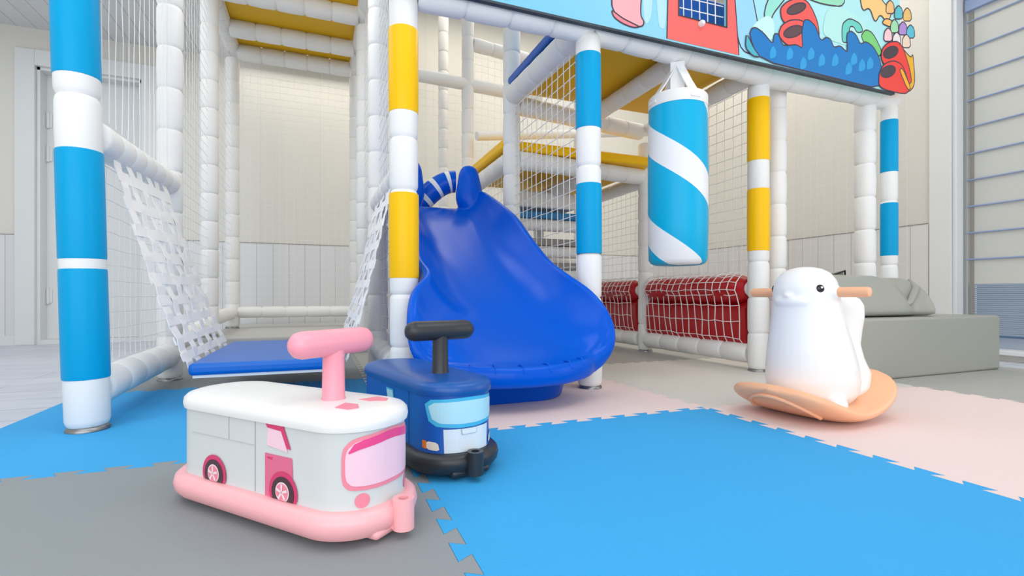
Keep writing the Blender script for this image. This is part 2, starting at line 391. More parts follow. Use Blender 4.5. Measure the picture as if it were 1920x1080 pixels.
pI = post(2.75, 11.6, 8.2, [], 'distant white padded post nearest to the beige back wall behind the slide', z0=.335, r=.12)
pF = post(5.5, 7.46, 3.75, [], 'white padded post between the two red padded panels', r=.13)
pJ = post(5.5, 9.9, 7.6, [], 'white padded post at the far end of the left red padded panel', r=.13)
pK = post(4.3, 9.5, 3.1, [], 'short white padded post carrying the padded steps behind the net', r=.11)

FT = 3.92   # axis of the front beam
# front beams
rail((-1.7, 4.6, FT+.1), (.745, 4.72, FT+.02), 'white padded beam between the blue banded and yellow banded front posts, above the swing bed')
rail((.745, 4.72, FT-.03), (2.75, 4.72, FT), 'thick white padded front beam above the slide, left of the punching bag', r=.15, ends=(.12, 0))
rail((2.75, 4.72, FT), (5.46, 4.86, FT), 'thick white padded front beam the punching bag hangs from', r=.15, ends=(0, 0))
rail((5.46, 4.86, FT), (7.95, 4.80, FT), 'thick white padded front beam at the right end, above the grey cushion', r=.15, ends=(0, 0))
# left bay rails
WB = WHITEB
rail((-1.64, 4.6, 2.22), (-1.67, 6.97, 2.33), 'thick white padded rail holding the left strap net of the swing bed', r=.135, m=WB, step=.3)
rail((-1.62, 4.6, .29), (-1.67, 6.97, .30), 'thick white padded bottom rail running back from the blue banded post', r=.14, m=WB, step=.45)
rail((.745, 4.72, 2.18), (.745, 7.02, 2.25), 'white padded rail holding the right strap net of the swing bed', r=.12)
rail((.745, 4.72, .3), (.745, 7.02, .30), 'white padded bottom rail left of the slide', r=.13)
rail((-1.67, 6.97, .40), (-1.69, 9.35, .55), 'white padded bottom rail between the second and third left posts', r=.12)
rail((-1.69, 9.35, .60), (-1.69, 11.6, .66), 'white padded bottom rail at the back left end of the frame', r=.12)
rail((-1.69, 11.6, .66), (.745, 11.6, .66), 'long white padded rail low in front of the back wall', r=.115, step=.42)
rail((.745, 9.35, .55), (.745, 11.6, .66), 'white padded bottom rail beside the grey platform, right side', r=.12)
# roof frame above the left bay
ZR = 6.12
rail((-1.69, 4.6, ZR-.1), (-1.69, 11.6, ZR), 'white padded roof beam along the left side of the frame', r=.13)
rail((.745, 4.72, ZR-.1), (.745, 11.6, ZR), 'white padded roof beam along the middle row of posts', r=.13)
for yy, lb in ((9.35, 'white padded cross beam under the yellow roof boards, nearest one'), (10.62, 'white padded cross beam between the two yellow roof boards'), (11.6, 'white padded cross beam at the back edge of the yellow roof')):
    rail((-1.69, yy, ZR-.05), (.745, yy, ZR-.05), lb, r=.16, step=.42)
for (a, b), lb in (((8.0, 9.35), 'yellow roof board over the swing bay, nearest one'), ((9.4, 10.6), 'yellow roof board over the swing bay, middle one'), ((10.7, 11.55), 'yellow roof board over the swing bay, farthest one')):
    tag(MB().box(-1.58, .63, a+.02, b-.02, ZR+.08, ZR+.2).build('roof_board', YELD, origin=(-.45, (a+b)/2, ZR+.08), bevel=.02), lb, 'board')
# middle bay
rail((.745, 9.35, 5.22), (2.75, 9.5, 5.22), 'white padded cross rail high up, just right of the top yellow band', r=.12, step=2.4, pinch=.05)
rail((2.75, 9.5, 6.05), (5.5, 9.9, 6.05), 'white padded top rail against the beige wall above the climbing decks', r=.13)
DZ = 4.0
rail((2.75, 4.72, DZ-.02), (2.75, 7.08, DZ+.06), 'white padded beam under the blue deck edge, left side of the upper deck', r=.15, ends=(.1, .08))
rail((2.75, 7.08, DZ-.05), (5.5, 7.46, DZ-.05), 'white padded beam along the back of the upper deck', r=.14)
rail((4.25, 4.72, DZ), (4.25, 7.2, DZ), 'white padded joist under the middle of the yellow upper deck', r=.125)
rail((5.46, 4.95, DZ), (5.5, 7.46, DZ), 'white padded beam under the right side of the upper deck', r=.13)
dk = thing('play_deck', 'upper play deck with yellow underside and blue mat on top', 'deck', (4.1, 6, 4.12))
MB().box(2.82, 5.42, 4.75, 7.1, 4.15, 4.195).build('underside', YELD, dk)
MB().box(2.95, 5.3, 4.9, 5.05, 4.3, 4.75).build('blue_kerb_pad', mat('royal_blue_vinyl', (20,95,190), .4), dk, bevel=.03)
MB().box(2.66, 5.42, 4.75, 7.1, 4.2, 4.32).build('blue_mat', mat('royal_blue_vinyl', (20,95,190), .4), dk, bevel=.03)
# lower deck
LD = 3.1
rail((2.75, 7.08, LD), (5.5, 7.46, LD+.05), 'white padded beam under the front yellow edge of the lower deck', r=.14)
rail((2.75, 7.08, LD), (2.75, 9.5, LD), 'white padded beam under the left yellow edge of the lower deck', r=.14)
rail((5.5, 7.46, LD), (5.5, 9.9, LD), 'grey-white padded beam under the right side of the lower deck', r=.13)
rail((4.2, 7.3, LD-.08), (4.2, 9.6, LD-.08), 'white padded joist under the middle of the lower deck', r=.12)
dk = thing('play_deck', 'lower play deck with thick yellow edges behind the net', 'deck', (4.1, 8.4, LD+.13))
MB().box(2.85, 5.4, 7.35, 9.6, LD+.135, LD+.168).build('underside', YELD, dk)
MB().box(2.62, 5.42, 7.14, 9.5, LD+.17, LD+.33).build('yellow_mat', YELV, dk, bevel=.04)
# steps at the back
GST = mat('grey_step_vinyl', (150,146,140), .6); BLS = mat('teal_blue_vinyl', (8,120,180), .4)  # plain grey for the two lower step tops, blue for the upper one
WV = mat('white_vinyl_pad', (235,235,233), .5, ('noise', 60, .4))
for k, (z, cb, lb) in enumerate(((2.72, WV, 'white quilted vinyl block on the top padded step'), )):
    tag(MB().box(3.35, 4.62, 8.45, 9.0, 2.66, 2.98).build('vinyl_block', WV, origin=(4, 8.7, 2.66), bevel=.05), lb, 'block')
for z, mt, lb, nm in ((2.45, BLS, 'padded step with teal blue top edge behind the net', 'padded_step'), (1.95, GST, 'grey topped padded step below the teal blue one', 'padded_step'), (1.5, GST, 'lowest grey topped padded step behind the net', 'padded_step')):
    t = thing(nm, lb, 'step', (4, 8.6, z-.3), group=None)
    MB().box(3.35, 4.65, 8.4, 9.1, z, z+.13).build('step_top', mt, t, bevel=.02)
    MB().lathe((3.3, 8.45, z-.12), (4.7, 8.45, z-.12), pad_profile(1.4, .11, .5), 18).build('step_padding', WHITE, t, smooth=True)
rail((5.5, 9.9, 1.75), (2.75, 9.5, 1.75), 'white padded cross rail low behind the second red panel', r=.12)
rail((2.75, 9.2, 4.1), (5.5, 9.6, 4.6), 'thin white padded rail sloping up on the beige wall', r=.09, step=3, pinch=.03)
tag(MB().box(4.9, 6.9, 12.4, 12.95, FZ, 1.9).build('gym_mat', mat('grey_mesh', (176,168,156), .8, ('noise', 300, 1)), origin=(5.9, 12.7, FZ)), 'grey-brown upright mat in front of the beige back wall', 'mat')

# ------------------------------------------------------------------ nets
def net(fn, nu, nv, label, r=.0075, seg_u=8, seg_v=8, jit=.005, vert_only=False, name='safety_net'):
    """fn(u,v)->3d with u,v in 0..1"""
    mb = MB(); rnd = random.Random(hash(label) % 1000 if False else len(label))
    ju = {}
    def P(i, j):   # node jitter kept where cords cross
        key = (i, j)
        if key not in ju: ju[key] = Vector([rnd.uniform(-jit, jit) for _ in range(3)])
        return Vector(fn(min(1, max(0, i/nu)), min(1, max(0, j/nv))))+ju[key]
    for i in range(nu+1):
        mb.tube([P(i, j) for j in range(nv+1)], r, 4)
    if not vert_only:
        for j in range(nv+1):
            mb.tube([P(i, j) for i in range(nu+1)], r, 4)
    c = Vector(fn(.5, 0))
    return tag(mb.build(name, NETM, origin=tuple(c)), label, 'net')
def plane(a, b, z0, z1):
    return lambda u, v: (a[0]+(b[0]-a[0])*u, a[1]+(b[1]-a[1])*u, z0+(z1-z0)*v)
net(plane((-1.65,4.78), (-1.67,6.82), 2.45, 5.8), 13, 12, 'white net with long cords above the left strap net rail', r=.0036, vert_only=True)
net(plane((-1.66,4.78), (-1.68,6.82), .45, 2.08), 14, 12, 'white net low between the blue banded post and the post behind it', r=.0028)
net(plane((-1.69,7.12), (-1.69,9.2), .6, 5.9), 14, 36, 'white net between the second and third left posts', r=.0028)
net(plane((-1.69,9.5), (-1.69,11.45), .75, 5.9), 13, 36, 'white net at the back left end of the frame', r=.0026)
net(plane((-1.5,11.62), (.6,11.62), .78, 5.9), 15, 36, 'fine white net across the back of the swing bay', r=.0026)
net(plane((.745,4.9), (.745,6.85), .45, 5.8), 13, 36, 'white net between the swing bay and the slide', r=.0036)
net(plane((.745,7.2), (.745,9.2), .45, 5.9), 13, 36, 'white net deeper in, between the swing bay and the middle bay', r=.003)
net(plane((2.75,4.86), (2.75,6.95), .6, 3.85), 13, 22, 'white net of ladder cords between slide and blue banded post', r=.0055)
net(plane((2.75,7.22), (2.75,9.36), .6, 3.0), 13, 16, 'white net under the left edge of the lower deck', r=.0036)
net(plane((2.9,9.5), (5.4,9.86), 3.2, 5.95), 17, 19, 'fine white net in front of the beige wall above the lower deck', r=.0026)
net(plane((.9,9.37), (2.62,9.48), .6, 5.1), 12, 30, 'fine white net behind the slide against the beige wall', r=.0026)
net(plane((5.49,5.1), (5.5,7.3), 1.35, 3.85), 14, 17, 'white net hanging above the right red padded panel', r=.0045)
net(plane((5.5,7.6), (5.5,9.78), 1.35, 3.0), 14, 12, 'white net hanging above the left red padded panel', r=.0036)
net(plane((9.85,5.7), (9.85,13.2), .0, 6.3), 48, 36, 'fine white net along the right wall beyond the punching bag', r=.002)

# ------------------------------------------------------------------ red padded ball pit walls
RED = mat('red_vinyl', (178,10,22), .38, ('noise', 25, .6), var=.06)
def red_wall(y0, y1, zt, lbl, lbn, lbr):
    t = thing('ball_pit_barrier', lbl, 'panel', (5.42, (y0+y1)/2, .3))
    def sect(y, k):
        e = max(0, 1-min(abs(y-y0), abs(y-y1))/.16)
        r = .2-.05*e
        pts = []
        for q in range(13):
            a = math.radians(120-q*20)
            pts.append((5.5-r*math.cos(math.radians(90-0))*0-r*math.sin(math.radians(q*15)), y, zt+r*math.cos(math.radians(q*15))-.0))
        pts.append((5.40, y, zt-.28)); pts.append((5.42, y, .42)); pts.append((5.45, y, .3))
        pts.append((5.50, y, .3)); pts.append((5.5, y, .6)); pts.append((5.56, y, zt-.2)); pts.append((5.58, y, zt))
        return [Vector(p)+Vector((math.sin(y*9+p[2]*5)*.008, 0, 0)) for p in pts]
    n = 30; MB().rings([sect(y0+(y1-y0)*i/n, i) for i in range(n+1)]).build('red_cover', RED, t, smooth=60)
    for ya in (y0, y1):
        MB().lathe((5.49, ya-.12, zt), (5.49, ya+.12, zt), [(0,.10),(.24,.10)], 20).build('rail_end', WHITE, t, smooth=True)
    # net draped over it
    def fn(u, v):
        y = y0+.02+(y1-y0-.04)*u
        prof = [(5.47, .28), (5.37, .45), (5.36, .8), (5.33, 1.0), (5.27, zt), (5.32, zt+.14), (5.42, zt+.215), (5.49, zt+.24)]
        x = v*(len(prof)-1); i = min(int(x), len(prof)-2); f = x-i
        return (prof[i][0]*(1-f)+prof[i+1][0]*f, y+.05*math.sin(v*2.4+1), prof[i][1]*(1-f)+prof[i+1][1]*f)
    net(fn, 15, 9, lbn, r=.0065, jit=.012)
    rail((5.47, y0-.1, .22), (5.47, y1+.1, .22), lbr, r=.135, step=.42, ends=(.06, .06))
red_wall(5.12, 7.3, 1.1, 'red vinyl padded panel of the ball pit, right one behind the punching bag', 'white net draped over the right red padded panel', 'white padded bottom rail under the right red panel')
red_wall(7.62, 9.75, 1.1, 'red vinyl padded panel of the ball pit, left one beside the slide post', 'white net draped over the left red padded panel', 'white padded bottom rail under the left red panel')

# ------------------------------------------------------------------ grey platform under the left bay
GP = mat('grey_beige_vinyl', (190,190,186), .45)
tag(MB().box(-1.85, 3.0, 9.12, 13.3, FZ, .333).build('platform', GP, origin=(-.5, 11, FZ), bevel=.04), 'low beige-grey padded platform in front of the back wall', 'platform')

# ------------------------------------------------------------------ swing bed and strap nets
SB = mat('blue_swing_vinyl', (0,104,202), .36, var=.03, spec=.4)
sw = thing('swing_bed', 'blue vinyl swing bed hanging low between two white strap nets', 'swing', (-.42, 6.1, .3))
MB().box(-1.06, .22, 4.95, 7.25, .31, .415).build('mattress', SB, sw, bevel=.035)
MB().box(-1.03, .19, 4.99, 7.2, .285, .315).build('backing_board', WHITE, sw)
STR = mat('white_webbing', (250,250,250), .45, ('noise', 200, .3))
def strap_net(top0, top1, bot0, bot1, label, ncol=6):
    t = thing('strap_net', label, 'strap net', tuple((Vector(bot0)+Vector(bot1))/2))
    top0, top1, bot0, bot1 = map(Vector, (top0, top1, bot0, bot1))
    nrm = (top1-top0).cross(bot0-top0).normalized()
    def P(u, v, off=0):
        a = top0.lerp(top1, u); b = bot0.lerp(bot1, u); p = a.lerp(b, v)
        return p+Vector((0, 0, -.10*math.sin(PI*v)))+nrm*off
    def strip(pts_a, pts_b, th=.003):
        mb = MB(); n = len(pts_a); vs = []
        for a, b in zip(pts_a, pts_b): vs += [a+nrm*th, b+nrm*th, b-nrm*th, a-nrm*th]
        mb.rings([vs[i*4:i*4+4] for i in range(n)]); return mb
    N = 28
    for c in range(ncol):
        u = (c+.5)/ncol; hw = .225/ncol*(1.25 if c in (0, ncol-1) else 1)
        strip([P(u-hw, k/N, .008*math.sin(k*PI/2+c*PI)) for k in range(N+1)], [P(u+hw, k/N, .008*math.sin(k*PI/2+c*PI)) for k in range(N+1)]).build('long_strap', STR, t)
    for v in (.06, .17, .28, .39, .50, .61, .72, .83, .93):
        dv = .024
        strip([P(k/14*.97+.015, v-dv, -.006*math.sin(k*PI/2+v*20)) for k in range(15)], [P(k/14*.97+.015, v+dv, -.006*math.sin(k*PI/2+v*20)) for k in range(15)]).build('cross_strap', STR, t)
strap_net((-1.58, 4.9, 2.12), (-1.58, 6.5, 2.2), (-1.08, 5.0, .36), (-1.08, 7.2, .36), 'white woven strap net from the left rail down to the swing bed')
strap_net((.66, 4.95, 2.08), (.66, 6.6, 2.15), (.24, 5.0, .36), (.24, 7.2, .36), 'white woven strap net on the right side of the swing bed')

# ------------------------------------------------------------------ slide
sl = thing('slide', 'large glossy blue moulded wave slide with flared exit', 'slide', (1.68, 4.75, 0))
ST = [  # Y, centre X, half width, floor z, rim z, bow (Y shift at the sides), power
 (7.16, 1.62, .50, 2.30, 2.40, 0, 5), (7.02, 1.62, .52, 2.27, 2.50, 0, 4), (6.80, 1.62, .54, 2.16, 2.50, 0, 3.4), (6.5, 1.62, .56, 1.98, 2.38, 0, 3.1),
 (6.1, 1.61, .59, 1.70, 2.20, 0, 3.0), (5.7, 1.62, .62, 1.42, 1.98, 0, 2.8), (5.35, 1.63, .65, 1.18, 1.70, 0, 2.6),
 (5.0, 1.65, .70, .95, 1.40, -.02, 2.5), (4.72, 1.70, .72, .76, 1.22, -.08, 2.4), (4.48, 1.68, .86, .62, 1.05, -.10, 2.4), (4.28, 1.69, .92, .52, .86, -.06, 2.4),
 (4.10, 1.69, .92, .45, .66, .06, 2.3), (3.97, 1.68, .84, .41, .52, .17, 2.2), (3.88, 1.66, .70, .395, .44, .22, 2.0)]
def cat(p0, p1, p2, p3, t):
    return .5*((2*p1)+(-p0+p2)*t+(2*p0-5*p1+4*p2-p3)*t*t+(-p0+3*p1-3*p2+p3)*t**3)
def station(s):
    x = s*(len(ST)-1); i = min(int(x), len(ST)-2); f = x-i
    a = ST[max(i-1, 0)]; b = ST[i]; c = ST[i+1]; d = ST[min(i+2, len(ST)-1)]
    return [cat(a[k], b[k], c[k], d[k], f) for k in range(7)]
NS, NT = 78, 40
def sp(s, t):
    Yc, cx, hw, fl, rm, bow, pw = station(s)
    a = abs(t)
    zf = fl+(rm-fl)*a**pw
    xx = math.sin(t*PI/2*.86)/math.sin(PI/2*.86)     # denser walls: U section
    return Vector((cx+hw*(xx*.6+t*.4), Yc+bow*t*t, zf))
mb = MB(); G = [[sp(i/NS, -1+2*j/NT) for j in range(NT+1)] for i in range(NS+1)]
mb.rings(G, closed=False, cap=False)
# rolled rim along left side, front lip, right side
path = [G[i][0] for i in range(NS+1)]+[G[NS][j] for j in range(1, NT)]+[G[i][NT] for i in range(NS, -1, -1)]
cen = Vector((1.66, 5.2, 0)); strips = []
# outward directions from the path tangent
n = len(path); outd = []
for k in range(n):
    d = path[min(k+1, n-1)]-path[max(k-1, 0)]; d.z = 0
    if d.length < 1e-6: d = Vector((0, -1, 0))
    o = Vector((-d.y, d.x, 0))*-1; o.normalize()
    outd.append(o)
sm = []
for k in range(n):
    v = Vector((0,0,0))
    for q in range(-6, 7): v += outd[max(0, min(n-1, k+q))]
    v.normalize()
    sm.append(v)
if (sm[0].x > 0): sm = [-v for v in sm]
for off, dz in ((0,0), (.018,.012), (.045,.010), (.07,-.015), (.085,-.05), (.088,-.10), (.078,-.155), (.05,-.18)):
    strips.append([path[k]+sm[k]*off+Vector((0,0,dz)) for k in range(n)])
mb.rings(strips, closed=False, cap=False)
chute = mb
kn = MB()
for q in (-1, 1):
    xk = 1.62+q*.43
    kn.rings([[Vector((xk+q*off+rx*math.cos(a), 7.03-.05*(z-2.2)+ry*math.sin(a), z)) for a in [2*PI*k/24 for k in range(24)]] for z, rx, ry, off in
      ((1.95,.06,.08,.12),(2.12,.14,.14,.10),(2.28,.21,.17,.05),(2.42,.22,.17,.01),(2.56,.195,.15,.0),(2.66,.175,.14,.0),(2.77,.155,.135,-.01),(2.85,.13,.12,-.01),(2.90,.085,.085,-.01),(2.915,.03,.03,-.01))])
base = chute.build('chute', SLIDE, sl, smooth=70, solid=.04)
kob = kn.build('side_knob_shape', SLIDE, sl, smooth=True, subsurf=1)
# evaluate both shells and fuse them into one moulded body
def evaluated(o):
    dg = bpy.context.evaluated_depsgraph_get(); return bpy.data.meshes.new_from_object(o.evaluated_get(dg))
bpy.context.view_layer.update()
bmf = bmesh.new(); bmf.from_mesh(evaluated(base)); bmf.from_mesh(evaluated(kob))
me = bpy.data.meshes.new('chute'); bmf.to_mesh(me); bmf.free()
bpy.data.objects.remove(kob, do_unlink=True); base.modifiers.clear(); base.data = me
me.materials.clear(); me.materials.append(SLIDE)
rm = base.modifiers.new('remesh', 'REMESH'); rm.mode = 'VOXEL'; rm.voxel_size = .012*S; rm.use_smooth_shade = True
rm = base.modifiers.new('smooth', 'SMOOTH'); rm.iterations = 14; rm.factor = .5
# pedestal foot under the exit
def rr(cx, cy, a, b, R, z, n=10):
    pts = []
    for qx, qy, a0 in ((1,1,0), (-1,1,90), (-1,-1,180), (1,-1,270)):
        for i in range(n+1):
            th = math.radians(a0+90*i/n); pts.append(Vector((cx+qx*(a-R)+R*math.cos(th), cy+qy*(b-R)+R*math.sin(th), z)))
    return pts
MB().rings([rr(1.62, 4.72, .66, .44, .34, 0), rr(1.62, 4.72, .68, .46, .34, .02), rr(1.62, 4.70, .70, .52, .36, .2), rr(1.62, 4.68, .76, .60, .38, .38)]).build('exit_foot', SLIDE, sl, smooth=True)
MB().box(1.2, 2.05, 5.25, 5.5, 0, .85).build('support_leg', SLIDE, sl, bevel=.04)
MB().box(1.15, 2.1, 6.9, 7.2, 0, 2.15).build('support_leg', SLIDE, sl, bevel=.04)
# small stiffening creases moulded on the front lip
for k, tx in enumerate((-.62, -.36, -.08, .2, .48, .7)):
    p = sp(1, tx); d = Vector((tx*.35, -1, 0)).normalized()
    MB().tube([p-d*.05+Vector((0,0,.012)), p+Vector((0,0,.014)), p+d*.04+Vector((0,0,.014)), p+d*.085+Vector((0,0,-.04))], [.004,.009,.009,.004], 8).build('lip_crease', SLIDE, sl, smooth=True)
# striped padded rail at the slide's entry
t = thing('striped_padded_rail', 'blue and white striped padded rail behind the slide top', 'rail', (1.9, 7.6, 2.4))
p0 = Vector((1.92, 7.1, 2.52)); L = 1.5
def arc(s): return Vector((1.30+.62*s, 7.42-.1*s, 2.28+.46*math.sin(s*PI/2)))
n = 24
for a, b, m, nm in ((0,.22,SLIDE,'blue_section'), (.22,.3,WHITE,'white_stripe'), (.3,.5,SLIDE,'blue_section'), (.5,.58,WHITE,'white_stripe'), (.58,.8,SLIDE,'blue_section'), (.8,.88,WHITE,'white_stripe'), (.88,1.,SLIDE,'blue_section')):
    MB().tube([arc(a+(b-a)*i/6) for i in range(7)], .165, 20).build(nm, m, t, smooth=True)

# ------------------------------------------------------------------ punching bag
bx, by = 3.985, 4.78; bz0, bz1, br = 1.37, 3.36, .335
pb = thing('punching_bag', 'hanging punching bag with sky blue and white spiral stripes', 'punching bag', (bx, by, bz0), local=True)
pb.rotation_euler = (0, 0, math.radians(-130))
def spiral_mat():
    m = bpy.data.materials.new('spiral_vinyl'); m.use_nodes = True; n = m.node_tree.nodes; L = m.node_tree.links
    p = n['Principled BSDF']; p.inputs['Roughness'].default_value = .36; p.inputs['Specular IOR Level'].default_value = .25
    tc = n.new('ShaderNodeTexCoord'); s = n.new('ShaderNodeSeparateXYZ'); L.new(tc.outputs['Object'], s.inputs[0])
    at = n.new('ShaderNodeMath'); at.operation = 'ARCTAN2'; L.new(s.outputs[1], at.inputs[0]); L.new(s.outputs[0], at.inputs[1])
    a1 = n.new('ShaderNodeMath'); a1.operation = 'DIVIDE'; L.new(at.outputs[0], a1.inputs[0]); a1.inputs[1].default_value = 2*PI/1.4
    z1 = n.new('ShaderNodeMath'); z1.operation = 'DIVIDE'; L.new(s.outputs[2], z1.inputs[0]); z1.inputs[1].default_value = 1.096*S
    ad = n.new('ShaderNodeMath'); ad.operation = 'ADD'; L.new(a1.outputs[0], ad.inputs[0]); L.new(z1.outputs[0], ad.inputs[1])
    a2 = n.new('ShaderNodeMath'); a2.operation = 'ADD'; L.new(ad.outputs[0], a2.inputs[0]); a2.inputs[1].default_value = 10.083
    fr = n.new('ShaderNodeMath'); fr.operation = 'FRACT'; L.new(a2.outputs[0], fr.inputs[0])
    lt = n.new('ShaderNodeMath'); lt.operation = 'LESS_THAN'; L.new(fr.outputs[0], lt.inputs[0]); lt.inputs[1].default_value = .33
    mx = n.new('ShaderNodeMix'); mx.data_type = 'RGBA'; mx.inputs[6].default_value = lin((0,176,222))+(1,); mx.inputs[7].default_value = lin((240,241,243))+(1,)
    L.new(lt.outputs[0], mx.inputs[0]); L.new(mx.outputs[2], p.inputs['Base Color']); return m
Hb = bz1-bz0
MB().lathe((0,0,0), (0,0,1), [(0,br*.80),(.02,br*.93),(.06,br*1.0),(.5,br*1.03),(1.2,br*1.03),(Hb-.14,br*1.0)], 40).build('bag_body', spiral_mat(), pb, smooth=True)
MB().lathe((0,0,0), (0,0,1), [(Hb-.14,br*1.015),(Hb-.02,br*1.02),(Hb,br*.98),(Hb,br*.3)], 40).build('white_top_band', WHITE, pb, smooth=True)
hz = FT-.17-bz0
for k in range(4):
    a = math.radians(35+90*k); e = Vector((math.cos(a)*br*1.02, math.sin(a)*br*1.02, Hb-.1)); tp = Vector((math.cos(a)*.04, math.sin(a)*.04, hz))
    tg = Vector((-math.sin(a), math.cos(a), 0))*.06; nn = Vector((math.cos(a), math.sin(a), 0))*.008
    pts = [e, e.lerp(tp, .12)+nn*2, e.lerp(tp, .5), tp]
    MB().rings([[p+tg+nn, p-tg+nn, p-tg-nn, p+tg-nn] for p in pts]).build('hanging_strap', STR, pb)
MB().rings([[Vector((q, x0-.08, z)), Vector((q, x0+.08, z)), Vector((q-.02, x0+.08, z)), Vector((q-.02, x0-.08, z))] for x0, z, q in ((.0, Hb-.02, .12), (.0, hz-.1, .08), (.0, hz+.02, .08))]).build('loop_strap', STR, pb)
MB().lathe((0,0,hz+.17-.15), (0,0,1+hz), [(0,.05),(.03,.05)], 12).build('strap_collar', STR, pb)

# ------------------------------------------------------------------ printed fascia panel
PY = 4.50
fp = thing('printed_fascia_board', 'long printed undersea picture panel along the top front beam', 'panel', (4.2, PY, 3.84))
hx0, hz0 = on_y(1272, 31, PY); hx1, hz1 = on_y(1362, 52, PY); ht = 5.05
def seab():
    m = bpy.data.materials.new('printed_sea_background'); m.use_nodes = True; n = m.node_tree.nodes; L = m.node_tree.links
    p = n['Principled BSDF']; p.inputs['Roughness'].default_value = .4
    tc = n.new('ShaderNodeTexCoord'); s = n.new('ShaderNodeSeparateXYZ'); L.new(tc.outputs['Object'], s.inputs[0])
    r = n.new('ShaderNodeMapRange'); r.inputs[1].default_value = -2*S; r.inputs[2].default_value = 2*S; L.new(s.outputs[0], r.inputs[0])
    mx = n.new('ShaderNodeMix'); mx.data_type = 'RGBA'; mx.inputs[6].default_value = lin((120,196,226))+(1,); mx.inputs[7].default_value = lin((176,230,232))+(1,)
    L.new(r.outputs[0], mx.inputs[0]); L.new(mx.outputs[2], p.inputs['Base Color']); return m
m = MB(); zt = 5.9; th = .035
XE = 7.62
for (a, b, c, d_) in ((.62, hx0, 3.84, zt), (hx0, hx1, 3.84, min(hz0, hz1)), (hx0, hx1, ht, zt)): m.box(a, b, PY, PY+th, c, d_)
rnd = [(hx1, 3.84), (XE-.16, 3.84)]+[(XE-.16+.16*math.sin(math.radians(q)), 4.0-.16*math.cos(math.radians(q))) for q in (15,30,45,60,75,90)]+[(XE, zt), (hx1, zt)]
m.prism(rnd, lambda a, b, d: (a, PY+d, b), 0, th)
m.build('picture_board', seab(), fp)
EDG = mat('dark_board_edge', (52,62,72), .5)
MB().box(.6, XE-.12, PY-.008, PY+th+.01, 3.822, 3.845).build('dark_bottom_edge', EDG, fp)
INK = mat('printed_outline', (66,50,66), .5)
layer = [0]
def art(pts, rgb, name, outline=True, nm=None, smooth=2):
    layer[0] += 1; d = -.002-.0003*layer[0]
    P2 = [on_y(x, y, PY) for x, y in pts]
    if smooth:           # round the corners of the drawn outline
        for _ in range(smooth):
            Q = []
            for i in range(len(P2)):
                a = P2[i]; b = P2[(i+1) % len(P2)]
                Q += [(a[0]*.8+b[0]*.2, a[1]*.8+b[1]*.2), (a[0]*.2+b[0]*.8, a[1]*.2+b[1]*.8)]
            P2 = Q
    mt = mat('print_%d_%d_%d' % rgb, rgb, .42)
    MB().prism(P2, lambda a, b, dd: (a, PY+dd, b), d, d+.0015).build(name, mt, fp)
    if outline:
        n = len(P2); inn = []; outp = []
        for k in range(n):
            tx, ty = P2[(k+1) % n][0]-P2[k-1][0], P2[(k+1) % n][1]-P2[k-1][1]; L = math.hypot(tx, ty) or 1
            inn.append((P2[k][0]-ty/L*.0085, PY+d-.00012, P2[k][1]+tx/L*.0085)); outp.append((P2[k][0]+ty/L*.0085, PY+d-.00012, P2[k][1]-tx/L*.0085))
        MB().add(inn+outp, [(k, (k+1) % n, (k+1) % n+n, k+n) for k in range(n)]).build('drawn_outline', INK, fp)
def oval(cx, cy, rx, ry, ang=0, n=16):
    a = math.radians(ang); return [(cx+rx*math.cos(q)*math.cos(a)-ry*math.sin(q)*math.sin(a), cy+rx*math.cos(q)*math.sin(a)+ry*math.sin(q)*math.cos(a)) for q in [2*PI*i/n for i in range(n)]]
art([(1205,-60),(1225,-60),(1222,30),(1212,48),(1206,30)], (178,222,240), 'light_ray', False)
art([(1228,-60),(1246,-60),(1250,20),(1246,55),(1236,52),(1232,20)], (178,222,240), 'light_ray', False)
art([(1374,-60),(1400,-60),(1422,50),(1428,104),(1390,98),(1376,40)], (150,208,232), 'pale_blue_reed', True)
art([(1150,-30),(1146,8),(1152,24),(1166,36),(1190,50),(1204,50),(1208,42),(1200,28),(1204,-30)], (246,170,176), 'pink_shell')
art([(1146,18),(1150,32),(1166,44),(1186,52),(1200,51),(1186,44),(1166,34)], (236,130,140), 'pink_shell', True)
art([(932,-40),(940,-2),(960,-2),(975,-30)], (246,170,176), 'pink_shape')
# red window surround
zr = [on_y(1258,-70,PY), on_y(1250,66,PY), on_y(1385,99,PY), on_y(1362,-70,PY)]
RF = mat('print_salmon', (240,104,98), .42)
d0 = -.0022-.0003*layer[0]
m = MB()
def q4(pts): m.prism(pts, lambda a, b, dd: (a, PY+dd, b), d0, d0+.0015)
(ax_, az_), (bx_, bz_), (cx_, cz_), (dx_, dz_) = zr
ztop = 5.85
q4([(ax_, ztop), (bx_, 3.87), (hx0, 3.87), (hx0, ztop)]); q4([(hx0, 3.87), (hx1, 3.87), (hx1, hz1), (hx0, hz1)])
q4([(hx1, 3.87), (cx_, 3.87), (dx_, ztop), (hx1, ztop)]); q4([(hx0, ht), (hx1, ht), (hx1, ztop), (hx0, ztop)])
m.build('red_window_surround', RF, fp)
MB().tube([(ax_, PY-.004, ztop), (bx_, PY-.004, 3.87)], .006, 4).build('drawn_outline', INK, fp)
MB().tube([(dx_, PY-.004, ztop), (cx_, PY-.004, 3.87)], .006, 4).build('drawn_outline', INK, fp)
m = MB(); fr = [(hx0, hz1), (hx1, hz1), (hx1, ht), (hx0, ht)]
m.tube([(a, PY-.006, b) for a, b in fr], .01, 4, closed=True); m.build('opening_edge', EDG, fp)
m = MB()
for k in range(1, 6): x = hx0+(hx1-hx0)*k/6; m.tube([(x, PY+.05, hz1), (x-.02, PY+.05, ht)], .006, 4)
